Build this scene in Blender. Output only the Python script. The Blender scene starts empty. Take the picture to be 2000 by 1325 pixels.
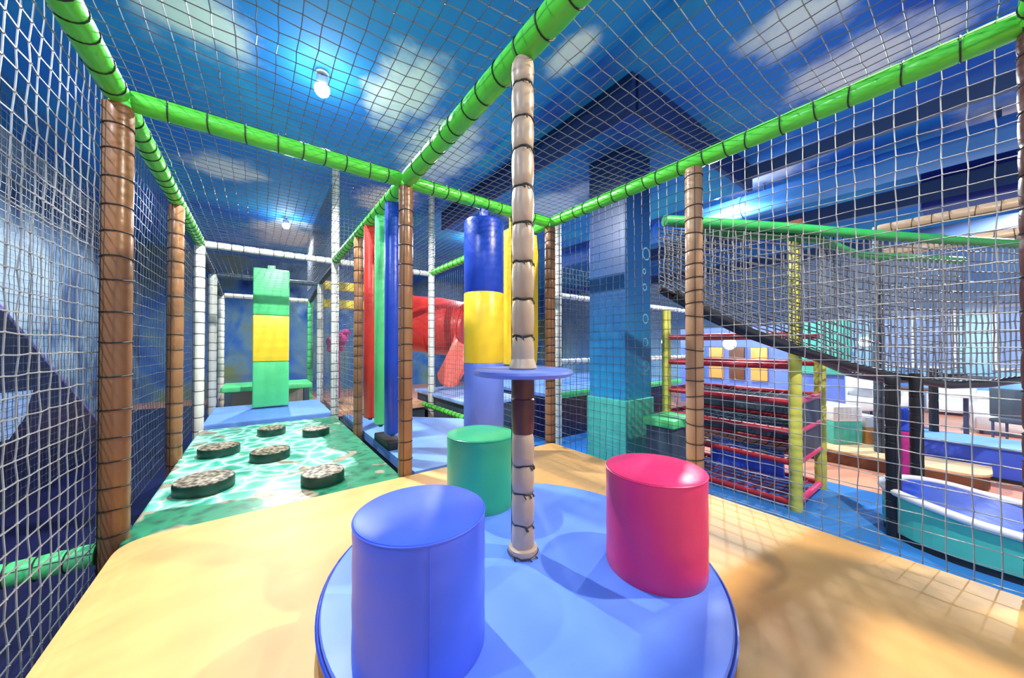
import bpy, math, random
from mathutils import Vector, Matrix
random.seed(7)
R = math.radians
scn = bpy.context.scene
COL = scn.collection

# ------------------------------------------------------------------ camera
EYE = 1.55            # camera height above the hall floor
PF = 0.53             # top of the play deck
CB = 2.886            # axis height of the green ceiling rails
HC = 4.32             # hall ceiling
cam = bpy.data.cameras.new('camera')
cam.sensor_width = 36; cam.lens = 668.0 / 2000 * 36
cam.shift_y = 7.5 / 2000
cam.clip_start = 0.02; cam.clip_end = 100
co = bpy.data.objects.new('camera', cam); COL.objects.link(co)
co.location = (0, 0, EYE)
co.rotation_euler = (R(90 + 0.58), 0, R(-36.55))
scn.camera = co

# ------------------------------------------------------------------ view, world, lamps' light
scn.view_settings.view_transform = 'Standard'
scn.view_settings.look = 'None'
scn.view_settings.gamma = 1
scn.view_settings.use_curve_mapping = False
scn.view_settings.exposure = 0.42
w = bpy.data.worlds.new('world'); scn.world = w; w.use_nodes = True
w.node_tree.nodes['Background'].inputs[0].default_value = (0.80, 0.88, 1.0, 1)
w.node_tree.nodes['Background'].inputs[1].default_value = 0.72

# x, y, power, colour, radius of each ceiling spotlight, then its label
LAMPS = [
    (0.50, 3.89, 400, (0.93, 0.97, 1.0), 0.035, 'bright white ceiling spotlight above the stepping stone mat, nearest visible lamp'),
    (0.46, 8.75, 330, (0.93, 0.97, 1.0), 0.05, 'bright white ceiling spotlight far away above the hanging green and yellow box'),
    (2.75, -0.45, 360, (1.0, 0.90, 0.70), 0.035, 'warm ceiling spotlight above the right edge of the yellow deck'),
    (-0.9, -1.5, 75, (0.80, 0.86, 1.0), 0.06, 'cool ceiling spotlight behind the viewer on the left'),
    (6.3, 2.6, 400, (0.85, 0.95, 1.0), 0.06, 'ceiling spotlight above the raised step by the lounge'),
    (9.2, -0.8, 500, (0.85, 0.95, 1.0), 0.06, 'ceiling spotlight above the lounge tables'),
    (4.4, 7.6, 330, (0.95, 0.97, 1.0), 0.06, 'ceiling spotlight beyond the red slide'),
    (-1.6, 1.3, 140, (0.75, 0.85, 1.0), 0.06, 'added spotlight out of view on the left, brightening the left side'),  # added lamp without a visible source, lights the left side
]

# ------------------------------------------------------------------ materials
def new_mat(name):
    m = bpy.data.materials.new(name); m.use_nodes = True
    nt = m.node_tree; b = nt.nodes['Principled BSDF']
    return m, nt, b

def N(nt, t, **kw):
    n = nt.nodes.new(t)
    for k, v in kw.items(): setattr(n, k, v)
    return n

def add_bump(nt, b, scale, strength, dist=0.01, detail=3, coord='Object'):
    tc = N(nt, 'ShaderNodeTexCoord'); no = N(nt, 'ShaderNodeTexNoise'); bp = N(nt, 'ShaderNodeBump')
    no.inputs['Scale'].default_value = scale; no.inputs['Detail'].default_value = detail
    bp.inputs['Strength'].default_value = strength; bp.inputs['Distance'].default_value = dist
    nt.links.new(tc.outputs[coord], no.inputs['Vector']); nt.links.new(no.outputs['Fac'], bp.inputs['Height'])
    nt.links.new(bp.outputs['Normal'], b.inputs['Normal'])

def vinyl(name, col, rough=0.38, var=0.12, vscale=3.0, bump=0.25, bscale=14, metal=0):
    m, nt, b = new_mat(name)
    tc = N(nt, 'ShaderNodeTexCoord'); no = N(nt, 'ShaderNodeTexNoise'); mx = N(nt, 'ShaderNodeMix', data_type='RGBA')
    no.inputs['Scale'].default_value = vscale; no.inputs['Detail'].default_value = 4
    c2 = [max(0, c * (1 - var * 2)) for c in col]; c1 = [min(1, c * (1 + var)) for c in col]
    mx.inputs[6].default_value = (*c2, 1); mx.inputs[7].default_value = (*c1, 1)
    nt.links.new(tc.outputs['Object'], no.inputs['Vector']); nt.links.new(no.outputs['Fac'], mx.inputs[0])
    nt.links.new(mx.outputs[2], b.inputs['Base Color'])
    b.inputs['Roughness'].default_value = rough; b.inputs['Metallic'].default_value = metal
    if bump: add_bump(nt, b, bscale, bump)
    return m

def emis(name, col, s):
    m, nt, b = new_mat(name)
    b.inputs['Base Color'].default_value = (*col, 1)
    b.inputs['Emission Color'].default_value = (*col, 1); b.inputs['Emission Strength'].default_value = s
    return m

M = {}
M['green'] = vinyl('green_vinyl', (0.10, 0.66, 0.05), 0.30, 0.10, 4, 0.5, 10)
M['brown'] = vinyl('brown_vinyl', (0.33, 0.155, 0.065), 0.30, 0.15, 3, 0.5, 9)
M['tan'] = vinyl('tan_vinyl', (0.52, 0.30, 0.16), 0.35, 0.12, 4, 0.5, 9)
M['bridgegreen'] = vinyl('dark_green_vinyl', (0.02, 0.32, 0.07), 0.4, 0.2, 5, 0.4)
M['bridgerope'] = vinyl('bridge_rope', (0.15, 0.16, 0.19), 0.5, 0.45, 1.5, 0)
M['towerred'] = vinyl('tower_red_vinyl', (0.42, 0.02, 0.035), 0.35, 0.15, 5, 0.4)
M['beige'] = vinyl('beige_vinyl', (0.50, 0.36, 0.25), 0.38, 0.10, 5, 0.6, 9)
M['maroon'] = vinyl('maroon_vinyl', (0.10, 0.030, 0.025), 0.35, 0.12, 4, 0.5, 9)
M['cream'] = vinyl('cream_vinyl', (0.74, 0.71, 0.62), 0.40, 0.08, 4, 0.4, 9)
M['white'] = vinyl('white_vinyl', (0.82, 0.82, 0.82), 0.4, 0.06, 3, 0.3)
M['yellowdeck'] = vinyl('yellow_deck_vinyl', (0.87, 0.45, 0.14), 0.50, 0.05, 1.6, 0.15, 4)
M['blue'] = vinyl('blue_vinyl', (0.06, 0.13, 0.82), 0.36, 0.07, 2.0, 0.2, 5)
M['disc'] = vinyl('disc_blue_vinyl', (0.12, 0.25, 0.86), 0.42, 0.06, 1.6, 0.15, 4)
M['deepblue'] = vinyl('deep_blue_vinyl', (0.012, 0.06, 0.50), 0.34, 0.08, 3, 0.35, 12)
M['peri'] = vinyl('periwinkle_vinyl', (0.14, 0.22, 0.74), 0.42, 0.10, 4, 0.3)
M['bluemat'] = vinyl('light_blue_mat', (0.16, 0.34, 0.80), 0.5, 0.08, 3, 0.2)
M['yellow'] = vinyl('yellow_vinyl', (0.95, 0.66, 0.03), 0.35, 0.06, 4, 0.35, 12)
M['stoolgreen'] = vinyl('stool_green_vinyl', (0.03, 0.42, 0.20), 0.34, 0.06, 4, 0.25)
M['padgreen'] = vinyl('pad_green_vinyl', (0.10, 0.66, 0.22), 0.40, 0.08, 3, 0.3)
M['pink'] = vinyl('raspberry_vinyl', (0.80, 0.032, 0.17), 0.34, 0.06, 4, 0.3, 12)
M['red'] = vinyl('red_vinyl', (0.60, 0.035, 0.025), 0.33, 0.10, 4, 0.3)
M['coral'] = vinyl('coral_plastic', (0.80, 0.13, 0.09), 0.25, 0.06, 3, 0)
M['magenta'] = vinyl('magenta_plush', (0.55, 0.02, 0.25), 0.7, 0.2, 20, 0.5)
M['limepost'] = vinyl('lime_yellow_vinyl', (0.62, 0.60, 0.10), 0.4, 0.15, 6, 0.4)
M['black'] = vinyl('black_rubber', (0.012, 0.012, 0.016), 0.45, 0.1, 4, 0.2)
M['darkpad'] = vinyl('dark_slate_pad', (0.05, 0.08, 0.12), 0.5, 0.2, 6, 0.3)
M['cord'] = vinyl('dark_cord', (0.02, 0.022, 0.025), 0.6, 0.1, 8, 0)
M['net'] = vinyl('net_twine', (0.09, 0.10, 0.12), 0.45, 0.25, 2.0, 0)
M['netdark'] = vinyl('dark_net_twine', (0.07, 0.08, 0.10), 0.5, 0.25, 2.0, 0)
M['rope'] = vinyl('lit_net_twine', (0.36, 0.36, 0.36), 0.45, 0.25, 9, 0)  # net twine as lit on the near walls, brightness put into its colour
M['navy'] = vinyl('navy_panel', (0.010, 0.012, 0.075), 0.35, 0.4, 1.5, 0.1)
M['violet'] = vinyl('violet_edge', (0.25, 0.20, 0.62), 0.35, 0.1, 4, 0.1)
M['skypatch'] = vinyl('sky_patch', (0.30, 0.45, 0.92), 0.5, 0.3, 6, 0.1)
M['teal'] = vinyl('teal_vinyl', (0.08, 0.52, 0.42), 0.45, 0.10, 3, 0.2)
M['orange'] = vinyl('orange_vinyl', (0.85, 0.38, 0.10), 0.45, 0.08, 3, 0.2)
M['peach'] = vinyl('peach_mat', (0.90, 0.46, 0.25), 0.5, 0.08, 2, 0.1)
M['steel'] = vinyl('painted_steel', (0.05, 0.09, 0.20), 0.4, 0.1, 4, 0)
M['ductblue'] = vinyl('blue_painted_duct', (0.08, 0.32, 0.80), 0.4, 0.15, 1.2, 0)
M['navybox'] = vinyl('navy_box_paint', (0.008, 0.018, 0.22), 0.4, 0.2, 1.2, 0)
M['wood'] = vinyl('brown_wood', (0.16, 0.06, 0.03), 0.45, 0.25, 5, 0.1)
M['sand'] = vinyl('sand_laminate', (0.75, 0.52, 0.28), 0.45, 0.12, 3, 0)
M['bulb'] = emis('lamp_bulb', (1.0, 0.99, 0.95), 130)
M['globe'] = emis('globe_glow', (0.80, 0.95, 1.0), 6)
M['glass'] = vinyl('window_glass_blue', (0.02, 0.07, 0.16), 0.1, 0.2, 2, 0)

def blob_mix(nt, coord, base_socket, blobs, colour, noise_scale=2.2, edge=0.50, amount=0.97, warp=0.7):
    """paint soft cloud patches: blobs = [(cx, cy, cz, radius, stretchx, stretchy)] in object space"""
    no = N(nt, 'ShaderNodeTexNoise'); no.inputs['Scale'].default_value = noise_scale
    no.inputs['Detail'].default_value = 5; no.inputs['Roughness'].default_value = 0.55
    nt.links.new(coord, no.inputs['Vector'])
    acc = None
    for (cx, cy, cz, r, sx, sy, sz) in blobs:
        sub = N(nt, 'ShaderNodeVectorMath', operation='SUBTRACT'); sub.inputs[1].default_value = (cx, cy, cz)
        mul = N(nt, 'ShaderNodeVectorMath', operation='MULTIPLY'); mul.inputs[1].default_value = (sx, sy, sz)
        ln = N(nt, 'ShaderNodeVectorMath', operation='LENGTH')
        nt.links.new(coord, sub.inputs[0]); nt.links.new(sub.outputs[0], mul.inputs[0]); nt.links.new(mul.outputs[0], ln.inputs[0])
        mr = N(nt, 'ShaderNodeMapRange', interpolation_type='SMOOTHSTEP')
        mr.inputs['From Min'].default_value = 0; mr.inputs['From Max'].default_value = r
        mr.inputs['To Min'].default_value = 1; mr.inputs['To Max'].default_value = 0
        nt.links.new(ln.outputs['Value'], mr.inputs['Value'])
        if acc is None: acc = mr.outputs[0]
        else:
            mm = N(nt, 'ShaderNodeMath', operation='MAXIMUM')
            nt.links.new(acc, mm.inputs[0]); nt.links.new(mr.outputs[0], mm.inputs[1]); acc = mm.outputs[0]
    add = N(nt, 'ShaderNodeMath', operation='MULTIPLY_ADD'); add.inputs[1].default_value = warp * 2
    nt.links.new(no.outputs['Fac'], add.inputs[0]); add.inputs[2].default_value = -warp
    s = N(nt, 'ShaderNodeMath', operation='ADD'); nt.links.new(acc, s.inputs[0]); nt.links.new(add.outputs[0], s.inputs[1])
    mr = N(nt, 'ShaderNodeMapRange', interpolation_type='SMOOTHSTEP')
    mr.inputs['From Min'].default_value = edge - 0.3; mr.inputs['From Max'].default_value = edge + 0.35
    mr.inputs['To Max'].default_value = amount
    nt.links.new(s.outputs[0], mr.inputs['Value'])
    mx = N(nt, 'ShaderNodeMix', data_type='RGBA')
    nt.links.new(mr.outputs[0], mx.inputs[0]); nt.links.new(base_socket, mx.inputs[6]); mx.inputs[7].default_value = (*colour, 1)
    return mx.outputs[2]

def sky_mural(name, cols, clouds, scale=0.35, cloudcol=(0.62, 0.82, 0.92)):
    m, nt, b = new_mat(name)
    tc = N(nt, 'ShaderNodeTexCoord'); no = N(nt, 'ShaderNodeTexNoise'); cr = N(nt, 'ShaderNodeValToRGB')
    no.inputs['Scale'].default_value = scale; no.inputs['Detail'].default_value = 5; no.inputs['Distortion'].default_value = 0.8
    el = cr.color_ramp.elements
    el[0].position = 0.32; el[0].color = (*cols[0], 1); el[1].position = 0.68; el[1].color = (*cols[-1], 1)
    for i, c in enumerate(cols[1:-1]):
        e = el.new(0.32 + 0.36 * (i + 1) / (len(cols) - 1)); e.color = (*c, 1)
    nt.links.new(tc.outputs['Object'], no.inputs['Vector']); nt.links.new(no.outputs['Fac'], cr.inputs['Fac'])
    out = cr.outputs['Color']
    if clouds: out = blob_mix(nt, tc.outputs['Object'], out, clouds, cloudcol)
    nt.links.new(out, b.inputs['Base Color']); b.inputs['Roughness'].default_value = 0.75
    return m

# ------------------------------------------------------------------ mesh helpers
class MB:
    def __init__(s): s.v = []; s.f = []
    def box(s, c, d, rz=0, bev=0):
        cx, cy, cz = c; dx, dy, dz = [k / 2 for k in d]
        cs, sn = math.cos(rz), math.sin(rz)
        b = len(s.v)
        if bev <= 0:
            pts = [(x, y, z) for z in (-dz, dz) for x, y in ((-dx, -dy), (dx, -dy), (dx, dy), (-dx, dy))]
            for x, y, z in pts: s.v.append((cx + x * cs - y * sn, cy + x * sn + y * cs, cz + z))
            s.f += [tuple(b + k for k in q) for q in ((3, 2, 1, 0), (4, 5, 6, 7), (0, 1, 5, 4), (1, 2, 6, 5), (2, 3, 7, 6), (3, 0, 4, 7))]
            return s
        out = []
        for (ox, oy, a0) in ((dx - bev, dy - bev, 0), (-dx + bev, dy - bev, 90), (-dx + bev, -dy + bev, 180), (dx - bev, -dy + bev, 270)):
            for k in range(5):
                a = R(a0 + k * 22.5); out.append((ox, oy, math.cos(a), math.sin(a)))
        rings = [(-dz, -bev * .7), (-dz + bev * .3, -bev * .2), (-dz + bev, 0), (dz - bev, 0), (dz - bev * .3, -bev * .2), (dz, -bev * .7)]
        n = len(out)
        for (z, ins) in rings:
            for (ox, oy, ca, sa) in out:
                x = ox + ca * (bev + ins); y = oy + sa * (bev + ins)
                s.v.append((cx + x * cs - y * sn, cy + x * sn + y * cs, cz + z))
        for r in range(len(rings) - 1):
            for k in range(n):
                s.f.append((b + r * n + k, b + r * n + (k + 1) % n, b + (r + 1) * n + (k + 1) % n, b + (r + 1) * n + k))
        s.f.append(tuple(b + k for k in reversed(range(n)))); s.f.append(tuple(b + (len(rings) - 1) * n + k for k in range(n)))
        return s
    def tube(s, pts, rad, n=8, caps=True, closed=False):
        pts = [Vector(p) for p in pts]; b = len(s.v); m = len(pts)
        rr = rad if isinstance(rad, (list, tuple)) else [rad] * m
        up = None
        for i, p in enumerate(pts):
            if closed: t = pts[(i + 1) % m] - pts[i - 1]
            else: t = (pts[min(i + 1, m - 1)] - pts[max(i - 1, 0)])
            t.normalize()
            if up is None:
                up = Vector((0, 0, 1)) if abs(t.z) < .9 else Vector((1, 0, 0))
            u = (up - t * up.dot(t)).normalized(); up = u; w_ = t.cross(u)
            for k in range(n):
                a = 2 * math.pi * k / n
                s.v.append(tuple(p + (u * math.cos(a) + w_ * math.sin(a)) * rr[i]))
        for i in range(m if closed else m - 1):
            j = (i + 1) % m
            for k in range(n):
                s.f.append((b + i * n + k, b + i * n + (k + 1) % n, b + j * n + (k + 1) % n, b + j * n + k))
        if caps and not closed:
            s.f.append(tuple(b + k for k in reversed(range(n)))); s.f.append(tuple(b + (m - 1) * n + k for k in range(n)))
        return s
    def lathe(s, prof, n=32, c=(0, 0, 0), wob=0, seed=0):
        b = len(s.v); rnd = random.Random(seed)
        ph = [rnd.uniform(0, 6.28) for _ in range(4)]
        for (r, z) in prof:
            for k in range(n):
                a = 2 * math.pi * k / n
                q = r * (1 + wob * (math.sin(2 * a + ph[0]) + .6 * math.sin(3 * a + ph[1]) + .35 * math.sin(5 * a + ph[2])))
                s.v.append((c[0] + q * math.cos(a), c[1] + q * math.sin(a), c[2] + z))
        for i in range(len(prof) - 1):
            for k in range(n):
                s.f.append((b + i * n + k, b + i * n + (k + 1) % n, b + (i + 1) * n + (k + 1) % n, b + (i + 1) * n + k))
        if prof[0][0] > 1e-6: s.f.append(tuple(b + k for k in reversed(range(n))))
        if prof[-1][0] > 1e-6: s.f.append(tuple(b + (len(prof) - 1) * n + k for k in range(n)))
        return s
    def prism(s, poly, z0, z1):
        b = len(s.v); n = len(poly)
        for z in (z0, z1):
            for x, y in poly: s.v.append((x, y, z))
        s.f.append(tuple(b + k for k in reversed(range(n)))); s.f.append(tuple(b + n + k for k in range(n)))
        for k in range(n): s.f.append((b + k, b + (k + 1) % n, b + n + (k + 1) % n, b + n + k))
        return s
    def ball(s, c, r, n=12, sq=(1, 1, 1)):
        prof = []
        b0 = len(s.v)
        s.lathe([(max(1e-4, r * math.sin(math.pi * k / (n // 2 + 2))), -r * math.cos(math.pi * k / (n // 2 + 2))) for k in range(n // 2 + 3)], n)
        for i in range(b0, len(s.v)):
            v = s.v[i]; s.v[i] = (c[0] + v[0] * sq[0], c[1] + v[1] * sq[1], c[2] + v[2] * sq[2])
        return s
    def build(s, name, mat, parent=None, smooth=True, loc=None):
        me = bpy.data.meshes.new(name); me.from_pydata(s.v, [], s.f); me.update()
        if smooth:
            me.polygons.foreach_set('use_smooth', [len(p.vertices) == 4 for p in me.polygons])
            try: me.set_sharp_from_angle(angle=R(40))
            except Exception: pass
        me.materials.append(mat if not isinstance(mat, str) else M[mat])
        o = bpy.data.objects.new(name, me); COL.objects.link(o)
        if parent: o.parent = parent
        if loc: o.location = loc
        return o

def tag(o, label, cat, group=None, kind=None):
    o['label'] = label; o['category'] = cat
    if group: o['group'] = group
    if kind: o['kind'] = kind
    return o
def thing(name, loc, label, cat, group=None, rz=0):
    o = bpy.data.objects.new(name, None); COL.objects.link(o); o.empty_display_size = 0.1
    o.location = loc; o.rotation_euler = (0, 0, rz)
    return tag(o, label, cat, group)
def struct(name, mb, mat, smooth=False):
    o = mb.build(name, mat, smooth=smooth); o['kind'] = 'structure'; return o

# ------------------------------------------------------------------ camera-direction helper (turns an image bearing and a depth into a place)
CY, SY = math.cos(R(36.55)), math.sin(R(36.55))
def at(px, d, v=None):
    r = (px - 1000) / 668.0 * d
    x, y = d * SY + r * CY, d * CY - r * SY
    return (x, y) if v is None else (x, y, EYE + (677 - v) / 668.0 * d)

# ================================================================== SETTING
WX0, WX1, WY0, WY1 = -2.6, 13.5, -6.0, 13.5
# hall ceiling with painted sky
ceil_clouds = [(*at(px, d), 0, r, sx, sy, 0) for px, d, r, sx, sy in ((370, 2.84, .75, 1, .8), (785, 3.7, .75, 1.2, .6), (860, 4.9, .9, 1, .5),
               (430, 5.3, .8, .8, 1), (1570, 2.85, .6, 1, .8), (1690, 3.3, .8, 1.2, .7), (1120, 3.2, .35, 1.4, .6), (1480, 5.6, .9, 1.2, .6), (560, 8.5, 1.4, 1, .7))]
ceil_clouds += [(1.9, 6.6, 0, .8, 1, .7, 0), (7, -1, 0, 1.2, 1, .6, 0)]
m_ceil = sky_mural('painted_sky_ceiling', [(0.006, 0.10, 0.62), (0.012, 0.22, 0.80), (0.015, 0.27, 0.72), (0.03, 0.40, 0.85)], ceil_clouds, 0.42, (0.85, 0.95, 1.0))
struct('ceiling', MB().box(((WX0 + WX1) / 2, (WY0 + WY1) / 2, HC + .05), (WX1 - WX0, WY1 - WY0, .1)), m_ceil)
struct('floor', MB().box(((WX0 + WX1) / 2, (WY0 + WY1) / 2, -.05), (WX1 - WX0, WY1 - WY0, .1)),
       vinyl('coral_hall_floor', (0.78, 0.33, 0.20), 0.35, 0.08, 1.2, 0.05))
m_wl = sky_mural('painted_wall_left', [(0.02, 0.05, 0.16), (0.08, 0.16, 0.30), (0.20, 0.32, 0.45), (0.32, 0.45, 0.58)],
                 [(WX0, 4.0, 3.0, 1.2, 1, .8, 1), (WX0, 7.5, 2.4, 1.5, 1, .7, 1)], 0.9, (0.40, 0.52, 0.62))
struct('wall_left', MB().box((WX0 - .05, (WY0 + WY1) / 2, HC / 2), (.1, WY1 - WY0, HC)), m_wl)
m_wb = sky_mural('painted_wall_back', [(0.008, 0.04, 0.20), (0.02, 0.12, 0.40), (0.10, 0.22, 0.30), (0.14, 0.20, 0.10)],
                 [(2.0, WY1, 3.6, 1.6, .6, 1, 1), (6.5, WY1, 3.3, 1.6, .6, 1, 1)], 0.7, (0.30, 0.55, 0.80))
struct('wall_back', MB().box(((WX0 + WX1) / 2, WY1 + .05, HC / 2), (WX1 - WX0, .1, HC)), m_wb)
m_wr = sky_mural('painted_wall_right', [(0.15, 0.42, 0.88), (0.30, 0.62, 0.92), (0.45, 0.76, 0.95)],
                 [(WX1, 2.0, 3.2, 1.6, 1, .5, 1), (WX1, -1.5, 2.2, 1.6, 1, .5, 1)], 0.5, (0.55, 0.80, 0.95))
struct('wall_right', MB().box((WX1 + .05, (WY0 + WY1) / 2, HC / 2), (.1, WY1 - WY0, HC)), m_wr)

# dropped soffit around the painted column
m_soff = sky_mural('painted_soffit', [(0.008, 0.07, 0.40), (0.01, 0.24, 0.60), (0.02, 0.42, 0.60)], [(4.1, 4.4, 0, .9, 1, .6, 0)], 0.6)
struct('trim_1', MB().box((4.55, 4.25, HC - .17), (3.0, 4.4, .34)), m_soff)
m_shade = vinyl('soffit_side_shade', (0.006, 0.03, 0.16), .6, .2, 1, 0)  # dark navy carries the shade of the soffit's upright sides
struct('trim_4', MB().box((3.03, 4.25, HC - .19), (.06, 4.46, .38)), m_shade)
struct('trim_5', MB().box((4.58, 2.03, HC - .19), (3.0, .06, .38)), m_shade)
struct('trim_2', MB().box((2.72, 4.0, HC - .06), (.16, 11.0, .12)), m_soff)          # shallow ceiling ribs either side
struct('trim_3', MB().box((7.5, 1.6, HC - .10), (.22, 12.0, .20)), m_soff)

# ------------------------------------------------------------------ painted column
CX, CYY, CW = 3.79, 2.75, .55
def column():
    m, nt, b = new_mat('underwater_column_paint')
    tc = N(nt, 'ShaderNodeTexCoord'); sp = N(nt, 'ShaderNodeSeparateXYZ'); no = N(nt, 'ShaderNodeTexNoise')
    no.inputs['Scale'].default_value = 1.6; no.inputs['Detail'].default_value = 4
    ad = N(nt, 'ShaderNodeMath', operation='MULTIPLY_ADD'); ad.inputs[1].default_value = 0.9
    cr = N(nt, 'ShaderNodeValToRGB'); dv = N(nt, 'ShaderNodeMath', operation='DIVIDE'); dv.inputs[1].default_value = 4.8
    nt.links.new(tc.outputs['Object'], sp.inputs[0]); nt.links.new(tc.outputs['Object'], no.inputs['Vector'])
    nt.links.new(no.outputs['Fac'], ad.inputs[0]); nt.links.new(sp.outputs['Z'], ad.inputs[2]); nt.links.new(ad.outputs[0], dv.inputs[0])
    nt.links.new(dv.outputs[0], cr.inputs['Fac'])
    el = cr.color_ramp.elements
    el[0].position = .22; el[0].color = (0.06, 0.50, 0.42, 1); el[1].position = .9; el[1].color = (0.004, 0.025, 0.12, 1)
    e = el.new(.27); e.color = (0.02, 0.30, 0.58, 1); e = el.new(.45); e.color = (0.008, 0.12, 0.32, 1); e = el.new(.6); e.color = (0.005, 0.055, 0.20, 1)
    out = cr.outputs['Color']
    # bubbles painted on the face: rings
    z0 = EYE
    for (yy, zz, r) in ((-.275, z0 + 1.18, .075), (-.275, z0 + .75, .04), (-.275, z0 + .35, .055), (-.275, z0 + .95, .03), (-.275, z0 + .05, .05), (-.275, z0 - .25, .06)):
        for (ax, off) in (('x', .10),):
            sub = N(nt, 'ShaderNodeVectorMath', operation='DISTANCE'); sub.inputs[1].default_value = (off + r, yy, zz)
            nt.links.new(tc.outputs['Object'], sub.inputs[0])
            s1 = N(nt, 'ShaderNodeMath', operation='SUBTRACT'); s1.inputs[1].default_value = r; nt.links.new(sub.outputs['Value'], s1.inputs[0])
            ab = N(nt, 'ShaderNodeMath', operation='ABSOLUTE'); nt.links.new(s1.outputs[0], ab.inputs[0])
            lt = N(nt, 'ShaderNodeMath', operation='LESS_THAN'); lt.inputs[1].default_value = .008; nt.links.new(ab.outputs[0], lt.inputs[0])
            mx = N(nt, 'ShaderNodeMix', data_type='RGBA'); mx.inputs[7].default_value = (0.35, 0.75, 0.85, 1)
            ml = N(nt, 'ShaderNodeMath', operation='MULTIPLY'); ml.inputs[1].default_value = .35; nt.links.new(lt.outputs[0], ml.inputs[0])
            nt.links.new(ml.outputs[0], mx.inputs[0]); nt.links.new(out, mx.inputs[6]); out = mx.outputs[2]
    nt.links.new(out, b.inputs['Base Color']); b.inputs['Roughness'].default_value = 0.35
    o = MB().box((0, 0, (HC - .342) / 2), (CW, CW, HC - .342), bev=.012).build('column', m, smooth=False, loc=(CX, CYY, 0))
    tag(o, 'square column painted as deep blue water with bubbles, just outside the deck net', 'column')
    base = MB().box((0, 0, .45), (CW + .05, CW + .05, .9), bev=.012).build('column_base', 'teal', o, smooth=False)
    base['label'] = 'pale teal lower band of the column'
column()

# ------------------------------------------------------------------ lamps
def lamp(x, y, power, col, rad, label):
    t = thing('ceiling_spotlight', (x, y, HC), label, 'ceiling lamp')
    MB().lathe([(.055, 0), (.06, -.02), (.05, -.03)], 20).build('mounting_plate', 'white', t)
    MB().lathe([(.012, -.02), (.012, -.07)], 8).build('stem', 'steel', t)
    MB().lathe([(.03, -.06), (.055, -.07), (.062, -.16), (.056, -.16), (.05, -.09)], 20).build('housing', 'white', t)
    MB().ball((0, 0, -.18), .07, 20).build('bulb', 'bulb', t)
    l = bpy.data.lights.new('spot_glow', 'SPOT'); l.spot_size = R(168); l.spot_blend = .25; l.energy = power * 1.35; l.color = col; l.shadow_soft_size = rad
    lo = bpy.data.objects.new('spot_glow', l); COL.objects.link(lo); lo.parent = t; lo.location = (0, 0, -.30)
for a in LAMPS: lamp(*a)

# ================================================================== PLAY FRAME
G = dict(x=[-0.61, 0.95, 2.53], y=[-0.11, 1.20, 2.72, 4.34, 5.88, 7.46, 9.04])
GX, GY = G['x'], G['y']

def sleeve_profile(L, r, step=.15, pinch=.10, seed=0, jit=.25):
    rnd = random.Random(seed); z = 0; prof = []; ties = []
    while z < L - 1e-6:
        s = min(step * rnd.uniform(1 - jit, 1 + jit), L - z)
        if L - z - s < step * .4: s = L - z
        ins = r * pinch
        prof += [(r - ins, z + .001), (r - ins * .25, z + s * .10), (r, z + s * .3), (r + ins * .15, z + s * .55), (r - ins * .1, z + s * .85)]
        z += s
        if z < L - 1e-6: ties.append(z)
    prof.append((r - r * pinch, L))
    return prof, ties

def padded_bar(name, p0, p1, mat, label, cat, r=.055, step=.15, pinch=.06, cordr=.0035, group=None, seed=None, cord_mat='cord', line=True):
    """foam sleeve laced with cord, running from p0 to p1; mesh built along local Z then turned"""
    p0, p1 = Vector(p0), Vector(p1); d = p1 - p0; L = d.length
    seed = seed if seed is not None else int(abs(p0.x * 91 + p0.y * 37 + p0.z * 13) * 10)
    t = thing(name, p0, label, cat, group)
    q = Vector((0, 0, 1)).rotation_difference(d.normalized()); t.rotation_mode = 'QUATERNION'; t.rotation_quaternion = q
    prof, ties = sleeve_profile(L, r, step, pinch, seed)
    sl = MB().lathe(prof, 18).build('foam_sleeve', mat, t)
    c = MB(); rnd = random.Random(seed)
    for z in ties:
        rr = r * (1 - pinch * .75) + cordr * .8
        tilt = rnd.uniform(-.010, .010)
        c.tube([(rr * math.cos(a), rr * math.sin(a), z + tilt * math.sin(a)) for a in [2 * math.pi * k / 16 for k in range(16)]], cordr, 5, closed=True)
    if line:
        a0 = rnd.uniform(3.6, 4.4)
        pts = [((r + .002) * math.cos(a0), (r + .002) * math.sin(a0), L * k / 60) for k in range(61)]
        c.tube(pts, cordr * .6, 4)
    if c.v: c.build('lacing_cord', cord_mat, t)
    return t

# posts ------------------------------------------------------------
def post(ix, iy, mat, z0, z1, label, r=.055, **k):
    x = ix if isinstance(ix, float) else GX[ix]; y = iy if isinstance(iy, float) else GY[iy]
    return padded_bar('padded_post', (x, y, z0), (x, y, z1), mat, label, 'post', r, **k)
B = PF - .02
post(0, 2, 'brown', B - .3, CB - .05, 'thick brown padded post at the left edge of the yellow deck', r=.060, pinch=.04)
post(0, 3, 'brown', B - .3, CB - .05, 'brown padded post on the left halfway along the stepping stone mat', pinch=.06)
post(1, 2, 'brown', B - .3, CB - .05, 'brown padded post in the middle where three green rails meet', pinch=.05)
post(1, 3, 'brown', B - .3, CB - .05, 'narrow brown padded post just left of the red vertical pad', r=.052, pinch=.06)
post(2, 1, 'tan', B - .3, CB - .05, 'light brown padded post behind the red stool on the right side', r=.058, pinch=.05, step=.11)
post(2, 2, 'brown', B - .3, CB - .05, 'brown padded post at the far right corner of the yellow deck', pinch=.08, step=.1)
post(2.53, -.17, 'maroon', B - .3, CB - .05, 'dark padded post at the extreme right edge of the view', r=.055, pinch=.12)
post(0, 4, 'cream', 0.0, CB - .05, 'thick white padded post at the far left corner of the stepping stone mat', pinch=.05)
post(1, 4, 'cream', 0.0, HC - .02, 'tall white padded post rising past the green rail to the hall ceiling', pinch=.04)
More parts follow.
